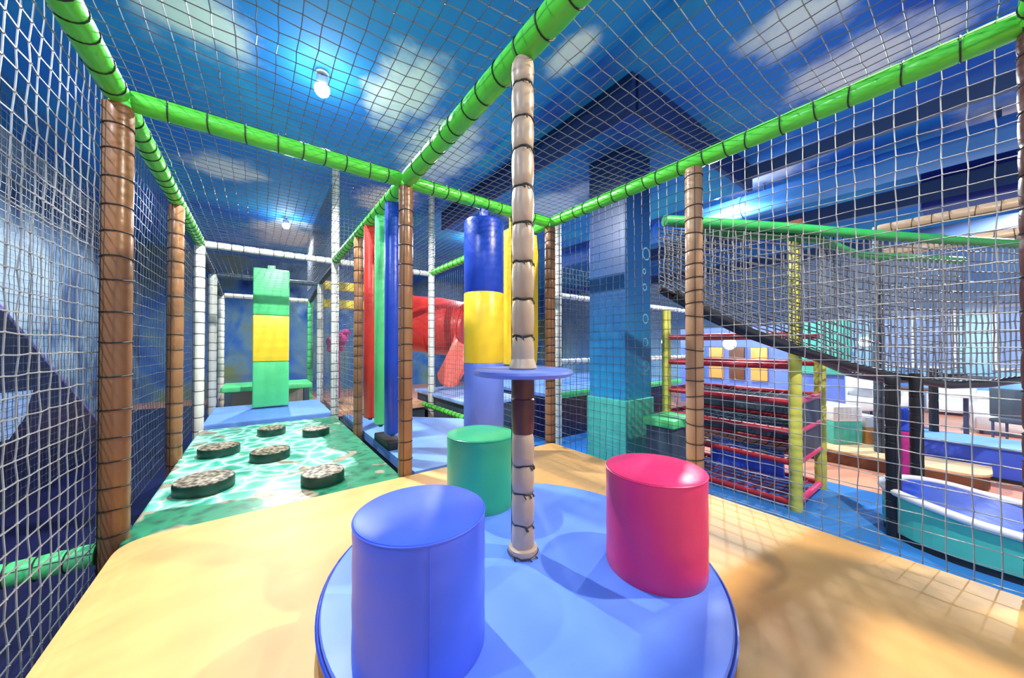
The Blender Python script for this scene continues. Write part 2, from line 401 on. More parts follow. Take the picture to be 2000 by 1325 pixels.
post(2, 4, 'cream', 0.0, HC - .02, 'tall cream post standing before the red tube slide', pinch=.04)
post(0, 5, 'cream', 0.0, CB - .15, 'slim cream post left of the hanging green and yellow box')
post(1, 5, 'cream', 0.0, CB - .15, 'cream post right of the hanging green and yellow box')
post(0, 6, 'cream', 0.0, CB - .3, 'far cream post at the left end of the passage behind the box')
post(1, 6, 'padgreen', 0.0, CB - .3, 'far pale green post at the right end of the passage behind the box')
pp = at(1090, 5.36)
post(pp[0], pp[1], 'cream', 0.0, EYE + 1.95, 'slim white post just right of the far corner post of the deck', pinch=.05)

# green and other rails ---------------------------------------------
def rail(a, b, mat, label, r=.055, **k):
    return padded_bar('padded_rail', a, b, mat, label, 'rail', r, **k)
g = CB
rail((GX[0], -1.2, g), (GX[0], GY[2] - .05, g), 'green', 'bright green overhead rail along the left wall net, nearest stretch')
rail((GX[0], GY[2] + .05, g), (GX[0], GY[4], g), 'green', 'green overhead rail running from the thick left brown post into the distance')
rail((GX[1], -1.2, g), (GX[1], GY[2] - .05, g), 'green', 'thick green overhead rail that crosses above the round blue table', r=.06)
rail((GX[1], GY[2] + .05, g), (GX[1], GY[4], g), 'green', 'green overhead rail behind the middle brown post above the coloured pads')
rail((GX[2], -1.2, g), (GX[2], GY[2] - .05, g), 'green', 'long green overhead rail along the right wall net')
rail((GX[2], GY[2] + .05, g), (GX[2], GY[4] - .05, g), 'green', 'green overhead rail behind the blue and yellow punch bag')
rail((GX[0] + .05, GY[2], g), (GX[1] - .05, GY[2], g), 'green', 'green cross rail between the thick left post and the middle post')
rail((GX[1] + .05, GY[2], g), (GX[2] - .05, GY[2], g), 'green', 'green cross rail from the middle post to the far right corner post')
rail((GX[0], -.17, g), (GX[2], -.17, g), 'green', 'green cross rail overhead beside the viewer')
rail((GX[0] + .05, GY[4], g - .02), (GX[1] - .05, GY[4], g - .02), 'cream', 'white cross rail at the far end of the stepping stone mat', r=.045)
rail((GX[1] + .05, GY[4], g - .02), (GX[2] - .05, GY[4], g - .02), 'cream', 'cream cross rail behind the coloured vertical pads', r=.045)
rail((GX[0] - 1.9, GY[2], PF - .06), (GX[0] - .06, GY[2], PF - .06), 'padgreen', 'low green rail left of the thick brown post outside the net', step=.08)
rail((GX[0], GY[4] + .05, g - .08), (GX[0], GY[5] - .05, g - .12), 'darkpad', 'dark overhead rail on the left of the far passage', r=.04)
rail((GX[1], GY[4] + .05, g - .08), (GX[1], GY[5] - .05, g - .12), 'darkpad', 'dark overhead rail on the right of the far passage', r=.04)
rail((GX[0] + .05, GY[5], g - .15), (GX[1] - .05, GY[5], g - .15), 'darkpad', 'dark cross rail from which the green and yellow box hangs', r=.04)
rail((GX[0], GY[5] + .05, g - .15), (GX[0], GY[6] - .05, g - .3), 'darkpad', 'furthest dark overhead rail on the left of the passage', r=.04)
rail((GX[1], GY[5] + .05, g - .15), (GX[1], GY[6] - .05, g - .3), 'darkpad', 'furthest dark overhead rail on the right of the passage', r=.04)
rail((GX[0] + .05, GY[6], g - .3), (GX[1] - .05, GY[6], g - .3), 'cream', 'furthest pale cross rail at the end of the passage', r=.045)
rail((2.36, 3.3, PF), (2.36, 5.8, PF), 'green', 'green floor rail edging the blue mat behind the punch bag', r=.04)
rail((pp[0] + .06, pp[1], EYE + .80), (pp[0] + 4, pp[1], EYE + .80), 'white', 'white cross rail left of the painted column, upper', r=.045)
rail((pp[0] + .06, pp[1], EYE - .24), (pp[0] + 4, pp[1], EYE - .24), 'white', 'white cross rail left of the painted column, lower', r=.045)

# ------------------------------------------------------------------ nets
def net(origin, U, V, lu, lv, label, cell=.075, r=.0024, mat='net', sag=.0, jit=.0035, seed=1, knots=True, name='safety_net', shape=None, cat='net'):
    """square-mesh net. origin + u*U + v*V; sag pushes its middle along the normal. shape(u,v)->point overrides"""
    rnd = random.Random(seed)
    U = Vector(U).normalized(); V = Vector(V).normalized(); W = U.cross(V); O = Vector(origin)
    nu = max(2, round(lu / cell)); nv = max(2, round(lv / cell))
    P = []
    for i in range(nu + 1):
        row = []
        for j in range(nv + 1):
            a, b_ = i / nu, j / nv
            if shape: p = Vector(shape(a, b_))
            else:
                p = U * (lu * a) + V * (lv * b_) + W * (sag * 16 * a * (1 - a) * b_ * (1 - b_))
            e = 0 if (i in (0, nu) or j in (0, nv)) else 1
            p = p + (U * rnd.uniform(-1, 1) + V * rnd.uniform(-1, 1) + W * rnd.uniform(-1, 1)) * jit * e
            row.append(p)
        P.append(row)
    v = []; f = []
    def strand(pts):
        b0 = len(v); m = len(pts)
        for i, p in enumerate(pts):
            t = (pts[min(i + 1, m - 1)] - pts[max(i - 1, 0)]).normalized()
            ref = W if abs(t.dot(W)) < .9 else U
            n1 = ref.cross(t).normalized(); n2 = t.cross(n1)
            for k in range(3):
                a = 2.0944 * k + .5
                v.append(tuple(p + (n1 * math.cos(a) + n2 * math.sin(a)) * r))
        for i in range(m - 1):
            for k in range(3):
                f.append((b0 + i * 3 + k, b0 + i * 3 + (k + 1) % 3, b0 + i * 3 + 3 + (k + 1) % 3, b0 + i * 3 + 3 + k))
    for i in range(nu + 1): strand(P[i])
    for j in range(nv + 1): strand([P[i][j] for i in range(nu + 1)])
    if knots:
        k_ = r * 2.1
        for i in range(nu + 1):
            for j in range(nv + 1):
                p = P[i][j]; b0 = len(v)
                for dd in (U, -U, V, -V, W, -W): v.append(tuple(p + dd * k_))
                for (a, b_, c) in ((0, 2, 4), (2, 1, 4), (1, 3, 4), (3, 0, 4), (2, 0, 5), (1, 2, 5), (3, 1, 5), (0, 3, 5)): f.append((b0 + a, b0 + b_, b0 + c))
    me = bpy.data.meshes.new(name); me.from_pydata(v, [], f); me.update(); me.materials.append(M[mat])
    o = bpy.data.objects.new(name, me); COL.objects.link(o); o.location = O
    return tag(o, label, cat)

X_, Y_, Z_ = (1, 0, 0), (0, 1, 0), (0, 0, 1)
nt_z = CB + .045
def ceil_net(x0, x1, y0, y1, label, **k):
    return net((x0, y0, nt_z), X_, Y_, x1 - x0, y1 - y0, label, sag=k.pop('sag', -.06), **k)
ceil_net(GX[0], GX[1], -.6, GY[2], 'roof net panel of the left bay nearest the viewer', seed=2)
ceil_net(GX[1], GX[2], -.6, GY[2], 'roof net panel above the red stool, right bay', seed=3)
ceil_net(GX[0], GX[1], GY[2], GY[4], 'roof net panel above the stepping stone mat', seed=4)
ceil_net(GX[1], GX[2], GY[2], GY[4], 'roof net panel above the blue mat behind the middle post', seed=5)
ceil_net(GX[0], GX[1], GY[4], GY[6], 'roof net panel over the far passage with the hanging box', seed=6)
def side_net(x, y0, y1, z0, z1, label, **k):
    return net((x, y0, z0), Y_, Z_, y1 - y0, z1 - z0, label, **k)
side_net(GX[0] - .058, .7, GY[2] - .01, PF - .45, CB, 'left wall net nearest the viewer, before the thick brown post', seed=11, r=.0030, sag=-.03, mat='rope')
side_net(GX[0] - .058, GY[2] + .01, GY[3] - .01, PF - .02, CB, 'left wall net just behind the thick brown post', seed=12, sag=-.02)
side_net(GX[0] - .058, GY[3] + .01, GY[4] - .01, PF - .02, CB, 'left wall net before the thick white corner post', seed=13)
side_net(GX[0] - .058, GY[4] + .01, GY[6], PF - .02, CB - .25, 'left wall net of the far passage', seed=14)
side_net(GX[1], GY[3] + .01, GY[4] - .01, PF - .02, CB, 'net between the narrow brown post and the tall white post', seed=15, mat='netdark')
side_net(GX[1], GY[4] + .01, GY[6], PF - .02, CB - .2, 'right wall net of the far passage', seed=16)
side_net(GX[1], GY[4] + .01, GY[6] + .6, CB, HC - .1, 'upper net rising above the far passage left of the tall white post', seed=17, mat='netdark', cell=.06)
side_net(GX[2] + .058, -1.1, GY[1] - .01, PF - .25, CB, 'right wall net in front of the red framed climbing tower and lounge', seed=18, r=.0028, sag=.03, mat='rope')
side_net(GX[2] + .058, GY[1] + .01, GY[2] - .01, PF - .12, CB, 'right wall net in front of the painted column', seed=19, sag=.02)
side_net(GX[2] + .058, GY[2] + .01, GY[4] - .01, PF - .02, CB, 'net behind the punch bag and yellow panel', seed=20, mat='netdark')
net((GX[1], GY[4], CB), X_, Z_, GX[2] - GX[1], HC - CB - .1, 'upper net between the two tall pale posts', seed=21, mat='netdark', cell=.06)
net((-1.70, .8, .2), Y_, Z_, 7.6, 3.6, 'outer fine net hanging beside the navy slide on the left', seed=22, cell=.075, r=.0026, name='outer_net', jit=.004)
net((GX[1], GY[5] + .1, .55), X_, Z_, 1.6, 2.1, 'dark net under the yellow beams right of the far passage', seed=24, mat='netdark', cell=.09)
net((pp[0], pp[1] - .02, .2), X_, Z_, 3.6, 2.6, 'dark net left of and behind the painted column', seed=23, mat='netdark', cell=.08)

# ------------------------------------------------------------------ decks and mats
def rounded(poly, rad):
    out = []
    n = len(poly)
    for i in range(n):
        p0, p1, p2 = Vector(poly[i - 1]), Vector(poly[i]), Vector(poly[(i + 1) % n])
        r = rad[i]
        if r <= 0: out.append(tuple(p1)); continue
        a = p1 + (p0 - p1).normalized() * r; c = p1 + (p2 - p1).normalized() * r
        for k in range(9):
            t = k / 8; out.append(tuple(a * (1 - t) ** 2 + p1 * 2 * t * (1 - t) + c * t * t))
    return out
deck = thing('play_deck', (0, 0, 0), 'yellow padded deck under the round blue turntable', 'deck')
poly = rounded([(-.57, -1.2), (2.50, -1.2), (2.50, 2.66), (1.05, 2.66), (-.57, 2.66)], [0, 0, .05, 0, .16])
MB().prism(poly, PF - .06, PF).build('deck_padding', 'yellowdeck', deck, smooth=False)
MB().prism([(-.5, -1.15), (2.45, -1.15), (2.45, 2.6), (-.5, 2.6)], 0.0, PF - .06).build('deck_base', 'darkpad', deck, smooth=False)

def pool_mat():
    m, nt, b = new_mat('printed_pond_vinyl')
    tc = N(nt, 'ShaderNodeTexCoord'); no = N(nt, 'ShaderNodeTexNoise'); no.inputs['Scale'].default_value = 3.0; no.inputs['Detail'].default_value = 3
    mxv = N(nt, 'ShaderNodeMix', data_type='VECTOR'); mxv.inputs[0].default_value = .25
    nt.links.new(tc.outputs['Object'], no.inputs['Vector']); nt.links.new(tc.outputs['Object'], mxv.inputs[4]); nt.links.new(no.outputs['Color'], mxv.inputs[5])
    vo = N(nt, 'ShaderNodeTexVoronoi', feature='DISTANCE_TO_EDGE'); vo.inputs['Scale'].default_value = 7.5
    nt.links.new(mxv.outputs[1], vo.inputs['Vector'])
    cr = N(nt, 'ShaderNodeValToRGB'); nt.links.new(vo.outputs['Distance'], cr.inputs['Fac'])
    el = cr.color_ramp.elements; el[0].position = 0; el[0].color = (0.72, 0.95, 0.82, 1); el[1].position = .5; el[1].color = (0.03, 0.30, 0.18, 1)
    e = el.new(.07); e.color = (0.30, 0.78, 0.55, 1); e = el.new(.2); e.color = (0.09, 0.50, 0.33, 1)
    # leaves round the rim
    n2 = N(nt, 'ShaderNodeTexNoise'); n2.inputs['Scale'].default_value = 1.9; n2.inputs['Detail'].default_value = 2
    n3 = N(nt, 'ShaderNodeTexVoronoi'); n3.inputs['Scale'].default_value = 16
    nt.links.new(tc.outputs['Object'], n2.inputs['Vector']); nt.links.new(mxv.outputs[1], n3.inputs['Vector'])
    c3 = N(nt, 'ShaderNodeValToRGB'); nt.links.new(n3.outputs['Distance'], c3.inputs['Fac'])
    c3.color_ramp.elements[0].color = (0.01, 0.09, 0.05, 1); c3.color_ramp.elements[1].color = (0.03, 0.27, 0.13, 1); c3.color_ramp.elements[1].position = .6
    sp = N(nt, 'ShaderNodeSeparateXYZ'); nt.links.new(tc.outputs['Object'], sp.inputs[0])
    gx = N(nt, 'ShaderNodeMapRange'); gx.inputs['From Min'].default_value = .40; gx.inputs['From Max'].default_value = 1.0
    nt.links.new(sp.outputs['X'], gx.inputs['Value'])
    gy = N(nt, 'ShaderNodeMapRange'); gy.inputs['From Min'].default_value = .45; gy.inputs['From Max'].default_value = 0.0
    nt.links.new(sp.outputs['Y'], gy.inputs['Value'])
    gm = N(nt, 'ShaderNodeMath', operation='MAXIMUM'); nt.links.new(gx.outputs[0], gm.inputs[0]); nt.links.new(gy.outputs[0], gm.inputs[1])
    s = N(nt, 'ShaderNodeMath', operation='ADD'); nt.links.new(gm.outputs[0], s.inputs[0]); nt.links.new(n2.outputs['Fac'], s.inputs[1])
    fm = N(nt, 'ShaderNodeMapRange'); fm.inputs['From Min'].default_value = .84; fm.inputs['From Max'].default_value = .92; nt.links.new(s.outputs[0], fm.inputs['Value'])
    mx = N(nt, 'ShaderNodeMix', data_type='RGBA'); nt.links.new(fm.outputs[0], mx.inputs[0]); nt.links.new(cr.outputs['Color'], mx.inputs[6]); nt.links.new(c3.outputs['Color'], mx.inputs[7])
    # brown rocks
    n4 = N(nt, 'ShaderNodeTexNoise'); n4.inputs['Scale'].default_value = 2.6; n4.inputs['Detail'].default_value = 1; n4.inputs['Distortion'].default_value = 1.5
    mp = N(nt, 'ShaderNodeMapping'); mp.inputs['Location'].default_value = (4.3, 1.7, 0); nt.links.new(tc.outputs['Object'], mp.inputs[0]); nt.links.new(mp.outputs[0], n4.inputs['Vector'])
    f4 = N(nt, 'ShaderNodeMapRange'); f4.inputs['From Min'].default_value = .63; f4.inputs['From Max'].default_value = .66; nt.links.new(n4.outputs['Fac'], f4.inputs['Value'])
    c4 = N(nt, 'ShaderNodeValToRGB'); nt.links.new(n3.outputs['Distance'], c4.inputs['Fac'])
    c4.color_ramp.elements[0].color = (0.09, 0.06, 0.03, 1); c4.color_ramp.elements[1].color = (0.45, 0.38, 0.25, 1); c4.color_ramp.elements[1].position = .6
    m2 = N(nt, 'ShaderNodeMix', data_type='RGBA'); nt.links.new(f4.outputs[0], m2.inputs[0]); nt.links.new(mx.outputs[2], m2.inputs[6]); nt.links.new(c4.outputs['Color'], m2.inputs[7])
    nt.links.new(m2.outputs[2], b.inputs['Base Color']); b.inputs['Roughness'].default_value = .35
    o = MB().box((GX[1] / 2 - .305, 1.44, .0), (1.50, 2.98, .1), bev=.02).build('pond_mat', m, smooth=False, loc=(0, 2.70, PF - .06))
    tag(o, 'green mat printed like pond water, carrying the stepping stones', 'floor mat')
    b2 = MB().box((.17, 1.44, -.27), (1.44, 2.9, .42)).build('mat_base', 'darkpad', o, smooth=False)
pool_mat()

m_st, nt, b = new_mat('printed_stone_top')
tc = N(nt, 'ShaderNodeTexCoord'); vo = N(nt, 'ShaderNodeTexVoronoi'); vo.inputs['Scale'].default_value = 34; no = N(nt, 'ShaderNodeTexNoise'); no.inputs['Scale'].default_value = 22
cr = N(nt, 'ShaderNodeValToRGB'); el = cr.color_ramp.elements
el[0].position = .44; el[0].color = (0.02, 0.018, 0.014, 1); el[1].position = .8; el[1].color = (0.50, 0.42, 0.30, 1); e = el.new(.58); e.color = (0.17, 0.13, 0.08, 1)
mm = N(nt, 'ShaderNodeMath', operation='ADD'); nt.links.new(tc.outputs['Object'], vo.inputs['Vector']); nt.links.new(tc.outputs['Object'], no.inputs['Vector'])
nt.links.new(vo.outputs['Distance'], mm.inputs[0]); nt.links.new(no.outputs['Fac'], mm.inputs[1])
mr = N(nt, 'ShaderNodeMath', operation='MULTIPLY'); mr.inputs[1].default_value = .62; nt.links.new(mm.outputs[0], mr.inputs[0])
nt.links.new(mr.outputs[0], cr.inputs['Fac']); nt.links.new(cr.outputs['Color'], b.inputs['Base Color']); b.inputs['Roughness'].default_value = .5
M['stoneside'] = vinyl('stone_side', (0.008, 0.06, 0.04), .4, .6, 14, .3)
zs = EYE - PF
def floor_at(px, v, z=PF):
    d = (EYE - z) * 668 / (v - 677.0); return at(px, d)
stones = [(403, 936, .175, 'large printed stepping stone nearest the thick left brown post'),
          (632, 922, .150, 'large printed stepping stone nearest the middle brown post'),
          (430, 873, .155, 'stepping stone on the left in the middle row'),
          (530, 881, .150, 'stepping stone in the centre of the pond mat'),
          (532, 837, .140, 'stepping stone in the back row toward the middle'),
          (618, 838, .140, 'stepping stone in the back row on the right')]
for i, (px, v, r, lab) in enumerate(stones):
    x, y = floor_at(px, v, PF + .06)
    t = thing('stepping_stone', (x, y, PF - .01), lab, 'stepping stone', 'stepping stones on the pond mat', rz=i * 1.1)
    MB().lathe([(r * .97, 0), (r, .01), (r, .065), (r * .98, .078)], 40, wob=.025, seed=i).build('stone_side', 'stoneside', t)
    MB().lathe([(r * .975, .076), (r * .96, .084), (r * .6, .088), (.001, .089)], 40, wob=.025, seed=i).build('stone_top', m_st, t)

mt = MB().box((.17, 6.68, PF - .04), (1.50, 1.56, .1), bev=.02).build('blue_mat', 'bluemat', smooth=False); tag(mt, 'pale blue mat under the hanging green and yellow box', 'floor mat')
MB().box((.17, 6.68, (PF - .09) / 2), (1.44, 1.5, PF - .09)).build('mat_base', 'darkpad', mt, smooth=False)
mt = MB().prism([(1.02, 2.70), (2.30, 2.70), (2.30, 4.3), (1.02, 5.6)], PF - .09, PF + .005).build('blue_mat', 'bluemat', smooth=False); tag(mt, 'blue floor mat behind the middle post around the coloured pads', 'floor mat')
MB().prism([(1.06, 2.74), (2.26, 2.74), (2.26, 4.26), (1.06, 5.5)], 0, PF - .09).build('mat_base', 'darkpad', mt, smooth=False)
mt = MB().box((1.74, 6.68, PF - .04), (1.46, 1.5, .08)).build('peach_mat', 'peach', smooth=False); tag(mt, 'peach coloured mat beyond the tall white post', 'floor mat')
MB().box((1.74, 6.68, (PF - .08) / 2), (1.4, 1.44, PF - .08)).build('mat_base', 'darkpad', mt, smooth=False)
t = thing('green_step', (.17, 8.25, 0), 'green padded step at the end of the passage behind the box', 'step')
MB().box((0, 0, .78), (1.4, .9, .1), bev=.03).build('step_top', 'padgreen', t)
for sx in (-.6, .6):
    for sy in (-.38, .38): MB().box((sx, sy, .365), (.09, .09, .73)).build('leg', 'darkpad', t, smooth=False)
MB().box((0, .3, .45), (1.2, .04, .5)).build('back_board', 'cream', t, smooth=False)

# ------------------------------------------------------------------ turntable with pole
PX, PY = .95, 1.20
t = thing('turntable', (PX, PY, PF), 'round blue turntable with laced beige pole standing on the yellow deck', 'turntable')
MB().lathe([(.785, .0), (.795, .01), (.795, .075), (.78, .09)], 96).build('turntable_rim', vinyl('rim_brown', (.20, .09, .04), .4), t)
MB().lathe([(.782, .088), (.79, .094), (.785, .101), (.6, .102), (.001, .102)], 96).build('turntable_top', 'disc', t)
MB().tube([(.797 * math.cos(a), .797 * math.sin(a), .088) for a in [2 * math.pi * k / 96 for k in range(96)]], .006, 6, closed=True).build('edge_piping', M['deepblue'], t)
# pole
zt = EYE - .115 - PF          # height of the grab disc above deck
prof, ties = sleeve_profile(CB - .05 - PF - zt - .0, .050, .155, .20, 5, .12)
pole = MB().lathe([(r, z + zt) for r, z in prof], 24, wob=.01).build('pole_sleeve', 'beige', t)
pole['label'] = 'beige upper part of the pole'
prof2, ties2 = sleeve_profile(zt - .27 - .10, .050, .12, .14, 6, .25)
p2 = MB().lathe([(r, z + .10) for r, z in prof2], 24, wob=.01).build('pole_sleeve', 'beige', t)
p3 = MB().lathe([(.046, zt - .27), (.050, zt - .25), (.053, zt - .12), (.048, zt - .115), (.052, zt - .10), (.052, zt - .0)], 24).build('pole_sleeve', 'maroon', t)
p3['label'] = 'dark maroon part of the pole under the small round table'
MB().lathe([(.062, .10), (.068, .112), (.064, .135), (.05, .14)], 24, wob=.03).build('pole_collar', 'beige', t)
c = MB(); rnd = random.Random(3)
for z in [q + zt for q in ties] + [q + .10 for q in ties2] + [.115]:
    rr = .043 if z > .12 else .066
    c.tube([(rr * math.cos(a), rr * math.sin(a), z + .004 * math.sin(3 * a + z * 40) + rnd.uniform(-.002, .002)) for a in [2 * math.pi * k / 24 for k in range(24)]], .0048, 5, closed=True)
    for q in range(3):      # knot tails
        a = rnd.uniform(3.2, 5.6)
        c.tube([(rr * math.cos(a), rr * math.sin(a), z), ((rr + .008) * math.cos(a + .1), (rr + .008) * math.sin(a + .1), z - .008), ((rr + .009) * math.cos(a + .2), (rr + .009) * math.sin(a + .2), z - .018)], .003, 4)
c.tube([(.052 * math.cos(2.2), .052 * math.sin(2.2), .11 + k * .05) for k in range(45)], .0025, 4)
c.build('lacing_cord', 'cord', t)
gd = MB().lathe([(.05, zt - .012), (.20, zt - .016), (.218, zt - .010), (.222, zt), (.218, zt + .010), (.20, zt + .015), (.05, zt + .012)], 64).build('grab_disc', 'peri', t)
gd['label'] = 'small blue disc around the pole at chest height'
MB().lathe([(.055, zt + .005), (.065, zt + .02), (.056, zt + .045), (.05, zt + .06)], 24, wob=.03).build('disc_collar', 'beige', t)

# stools
def stool(x, y, mat, label, seed):
    t = thing('cylinder_stool', (x, y, PF + .101), label, 'stool', 'padded stools on the turntable', rz=seed * 1.3)
    r, h = .198, .405
    rnd = random.Random(seed)
    prof = [(r * .985, 0), (r, .008), (r * 1.004, .05)]
    prof += [(r * (1.0 + .004 * math.sin(k * 1.7 + seed)), .05 + k * .03) for k in range(1, 11)]
    prof += [(r * 1.005, h - .03), (r * .998, h - .006)]
    MB().lathe(prof, 72).build('side_cover', mat, t)
    top_c = MB().lathe([(r * .998, h - .006), (r * .985, h + .001), (r * .9, h + .006), (r * .5, h + .011), (.001, h + .012)], 72).build('top_cover', mat, t)
    MB().tube([(r * .996 * math.cos(a), r * .996 * math.sin(a), h - .004) for a in [2 * math.pi * k / 72 for k in range(72)]], .0032, 6, closed=True).build('seam_piping', mat, top_c)
    MB().tube([(-r * 1.003, 0, .01), (-r * 1.006, 0, h * .5), (-r * 1.0, 0, h - .01)], .002, 5).build('side_seam', mat, t)
def pol(a, r=.56): return PX + r * math.cos(R(a)), PY + r * math.sin(R(a))
x, y = pol(197); stool(x, y, 'blue', 'blue cylinder stool nearest the viewer on the turntable', 1)
x, y = pol(315.5); stool(x, y, 'pink', 'raspberry red cylinder stool on the right of the turntable', 2)
x, y = pol(78); stool(x, y, 'stoolgreen', 'green cylinder stool behind the pole on the turntable', 3)

# ------------------------------------------------------------------ hanging things
def bag(x, y, zb, zt_, r, secs, label):
    t = thing('punch_bag', (x, y, zb), label, 'punch bag')
    L = zt_ - zb; z = 0
    for i, (fr, mat, lab) in enumerate(secs):
        h = L * fr; top = i == len(secs) - 1
        prof = [(r * .97, z), (r, z + .008), (r * 1.004, z + h * .5), (r, z + h - .008), (r * .97, z + h)]
        if top: prof = prof[:-2] + [(r, z + h - .03), (r * .96, z + h - .006), (r * .8, z + h + .004), (.001, z + h + .012)]
        o = MB().lathe(prof, 48).build('bag_section', mat, t); o['label'] = lab
        z += h
    MB().box((0, 0, L + (CB - zt_) / 2 - .01), (.085, .03, CB - zt_ - .05), bev=.008).build('strap', 'deepblue', t)
    MB().tube([(.03 * math.cos(a), 0, L + .03 + .03 * math.sin(a)) for a in [k * .5236 for k in range(12)]], .006, 6, closed=True).build('ring', 'steel', t)
bag(1.69, 2.72, EYE - .775, EYE + 1.165, .185, [(.322, 'peri', 'periwinkle lower section'), (.330, 'yellow', 'yellow middle section'), (.348, 'deepblue', 'deep blue top section')],
    'hanging punch bag in blue, yellow and periwinkle sections')

# green yellow green hanging box
t = thing('hanging_box', (.17, 6.95, PF + .04), 'tall hanging box in green, yellow and green sections at the end of the mat', 'hanging box')
z = 0
for (h, mat, lab) in ((.73, 'padgreen', 'green bottom section'), (.76, 'yellow', 'yellow middle section'), (.76, 'padgreen', 'green top section')):
    o = MB().box((0, 0, z + h / 2), (.49, .22, h - .006), bev=.018).build('box_section', mat, t); o['label'] = lab; z += h
MB().box((0, .1, z + .04), (.11, .03, .10), bev=.008).build('strap', 'padgreen', t)

# yellow panel with oval hole, hung by the corner
def ring_panel(w_, h_, rx, rz_, th, cz=0):
    mb = MB(); n = 48; out = []; inn = []
    for k in range(n):
        a = 2 * math.pi * k / n; c, s = math.cos(a), math.sin(a)
        q = max(abs(c) / (w_ / 2), abs(s) / (h_ / 2)); out.append((c / q, s / q)); inn.append((rx * c, cz + rz_ * s))
    # outer points projected to rectangle by angle; inner ellipse
    for yv in (-th / 2, th / 2):
        for p in out: mb.v.append((p[0], yv, p[1]))
        for p in inn: mb.v.append((p[0], yv, p[1]))
    for k in range(n):
        j = (k + 1) % n
        mb.f += [(k, j, n + j, n + k), (2 * n + j, 2 * n + k, 3 * n + k, 3 * n + j), (j, k, 2 * n + k, 2 * n + j), (n + k, n + j, 3 * n + j, 3 * n + k)]
    return mb
xx = 2.17
t = thing('oval_hole_pad', (xx, 2.78, EYE - .18), 'yellow hanging pad with an oval hole behind the pole', 'climbing pad')
ring_panel(.40, 1.35, .13, .36, .09, -.12).build('panel_pad', 'yellow', t, smooth=False).location = (0, 0, .675)
for sx in (-.12, .12): MB().box((sx, 0, 1.35 + .07), (.04, .01, .14)).build('strap', 'yellow', t, smooth=False)

# vertical coloured pads on x = 0.95 between the two brown posts
def pad(px, v0, v1, r, mat, label, yo=0):
    a = 36.55 + math.degrees(math.atan((px - 1000) / 668)); y = GX[1] / math.tan(R(a)); d = GX[1] * SY + y * CY
    z0 = EYE + (677 - v1) / 668 * d; z1 = EYE + (677 - v0) / 668 * d
    z0 = max(z0, PF + .03)
    t = thing('vertical_roller', (GX[1] + .02, y, z0), label, 'roller', 'vertical rollers beside the pond mat')
    L = z1 - z0
    MB().lathe([(r * .9, 0), (r, .015), (r * 1.01, L * .5), (r, L - .015), (r * .9, L)], 28).build('roller_sleeve', mat, t)
    MB().lathe([(.02, -.03), (.02, L + .05)], 10).build('axle', 'steel', t)
    MB().lathe([(r * .6, -.012), (r * .75, 0), (r * .6, .004)], 20).build('end_cap', 'black', t)
pad(720, 440, 815, .070, 'red', 'dark red vertical roller, leftmost of three beside the middle post')
pad(740, 420, 828, .060, 'padgreen', 'green vertical roller between the red and the blue one')
pad(762, 395, 846, .068, 'deepblue', 'deep blue vertical roller next to the middle brown post')
x, y = floor_at(722, 832); o = MB().box((1.09, 3.62, PF + .045), (.16, .5, .08), bev=.015).build('rubber_block', 'black'); tag(o, 'black block on the blue mat under the rollers', 'block')

# ------------------------------------------------------------------ left outside: navy slide
t = thing('slide', (-1.95, 0, 0), 'navy slide with violet edge behind the left wall net', 'slide')
def zsl(y): return EYE + .34 - .61 * (y - 5.05)
yy = [2.6, 7.4]
mb = MB(); mb.v = [(0.10, yy[0], .02), (0.10, yy[1], .02), (0.10, yy[1], zsl(yy[1])), (0.10, yy[0], zsl(yy[0])), (.14, yy[0], .02), (.14, yy[1], .02), (.14, yy[1], zsl(yy[1])), (.14, yy[0], zsl(yy[0]))]
mb.f = [(3, 2, 1, 0), (4, 5, 6, 7), (0, 1, 5, 4), (1, 2, 6, 5), (2, 3, 7, 6), (3, 0, 4, 7)]; mb.build('side_panel', 'navy', t, smooth=False)
mb2 = MB(); mb2.v = [(a - .56, b_, c_) for a, b_, c_ in mb.v]; mb2.f = mb.f; mb2.build('side_panel', 'navy', t, smooth=False)
mb = MB(); mb.v = [(-.42, yy[0], zsl(yy[0]) - .25), (.1, yy[0], zsl(yy[0]) - .25), (.1, yy[1], zsl(yy[1]) - .25), (-.42, yy[1], zsl(yy[1]) - .25)]
mb.v += [(a, b_, c_ - .03) for a, b_, c_ in mb.v]; mb.f = [(0, 1, 2, 3), (7, 6, 5, 4), (0, 4, 5, 1), (1, 5, 6, 2), (2, 6, 7, 3), (3, 7, 4, 0)]
mb.build('chute', 'deepblue', t, smooth=False)
MB().tube([(.12, yy[0], zsl(yy[0]) + .01), (.12, yy[1], zsl(yy[1]) + .01)], .028, 10).build('edge_rail', 'violet', t)
MB().tube([(-.44, yy[0], zsl(yy[0]) + .01), (-.44, yy[1], zsl(yy[1]) + .01)], .028, 10).build('edge_rail', 'violet', t)
def on_slide(px, v):
    a = 36.55 + math.degrees(math.atan((px - 1000) / 668)); y = -1.80 / math.tan(R(a)); d = -1.80 * SY + y * CY; return (.145, y, EYE + (677 - v) / 668 * d)
mb = MB(); pl = [on_slide(-60, 775), on_slide(65, 762), on_slide(50, 815), on_slide(20, 858), on_slide(-60, 880)]
mb.v = [(a, b_, c_) for a, b_, c_ in pl] + [(a + .008, b_, c_) for a, b_, c_ in pl]
mb.f = [(4, 3, 2, 1, 0), (5, 6, 7, 8, 9)] + [(k, (k + 1) % 5, 5 + (k + 1) % 5, 5 + k) for k in range(5)]
o = mb.build('painted_sail', 'skypatch', t, smooth=False); o['label'] = 'pale blue sail shape on the slide side'

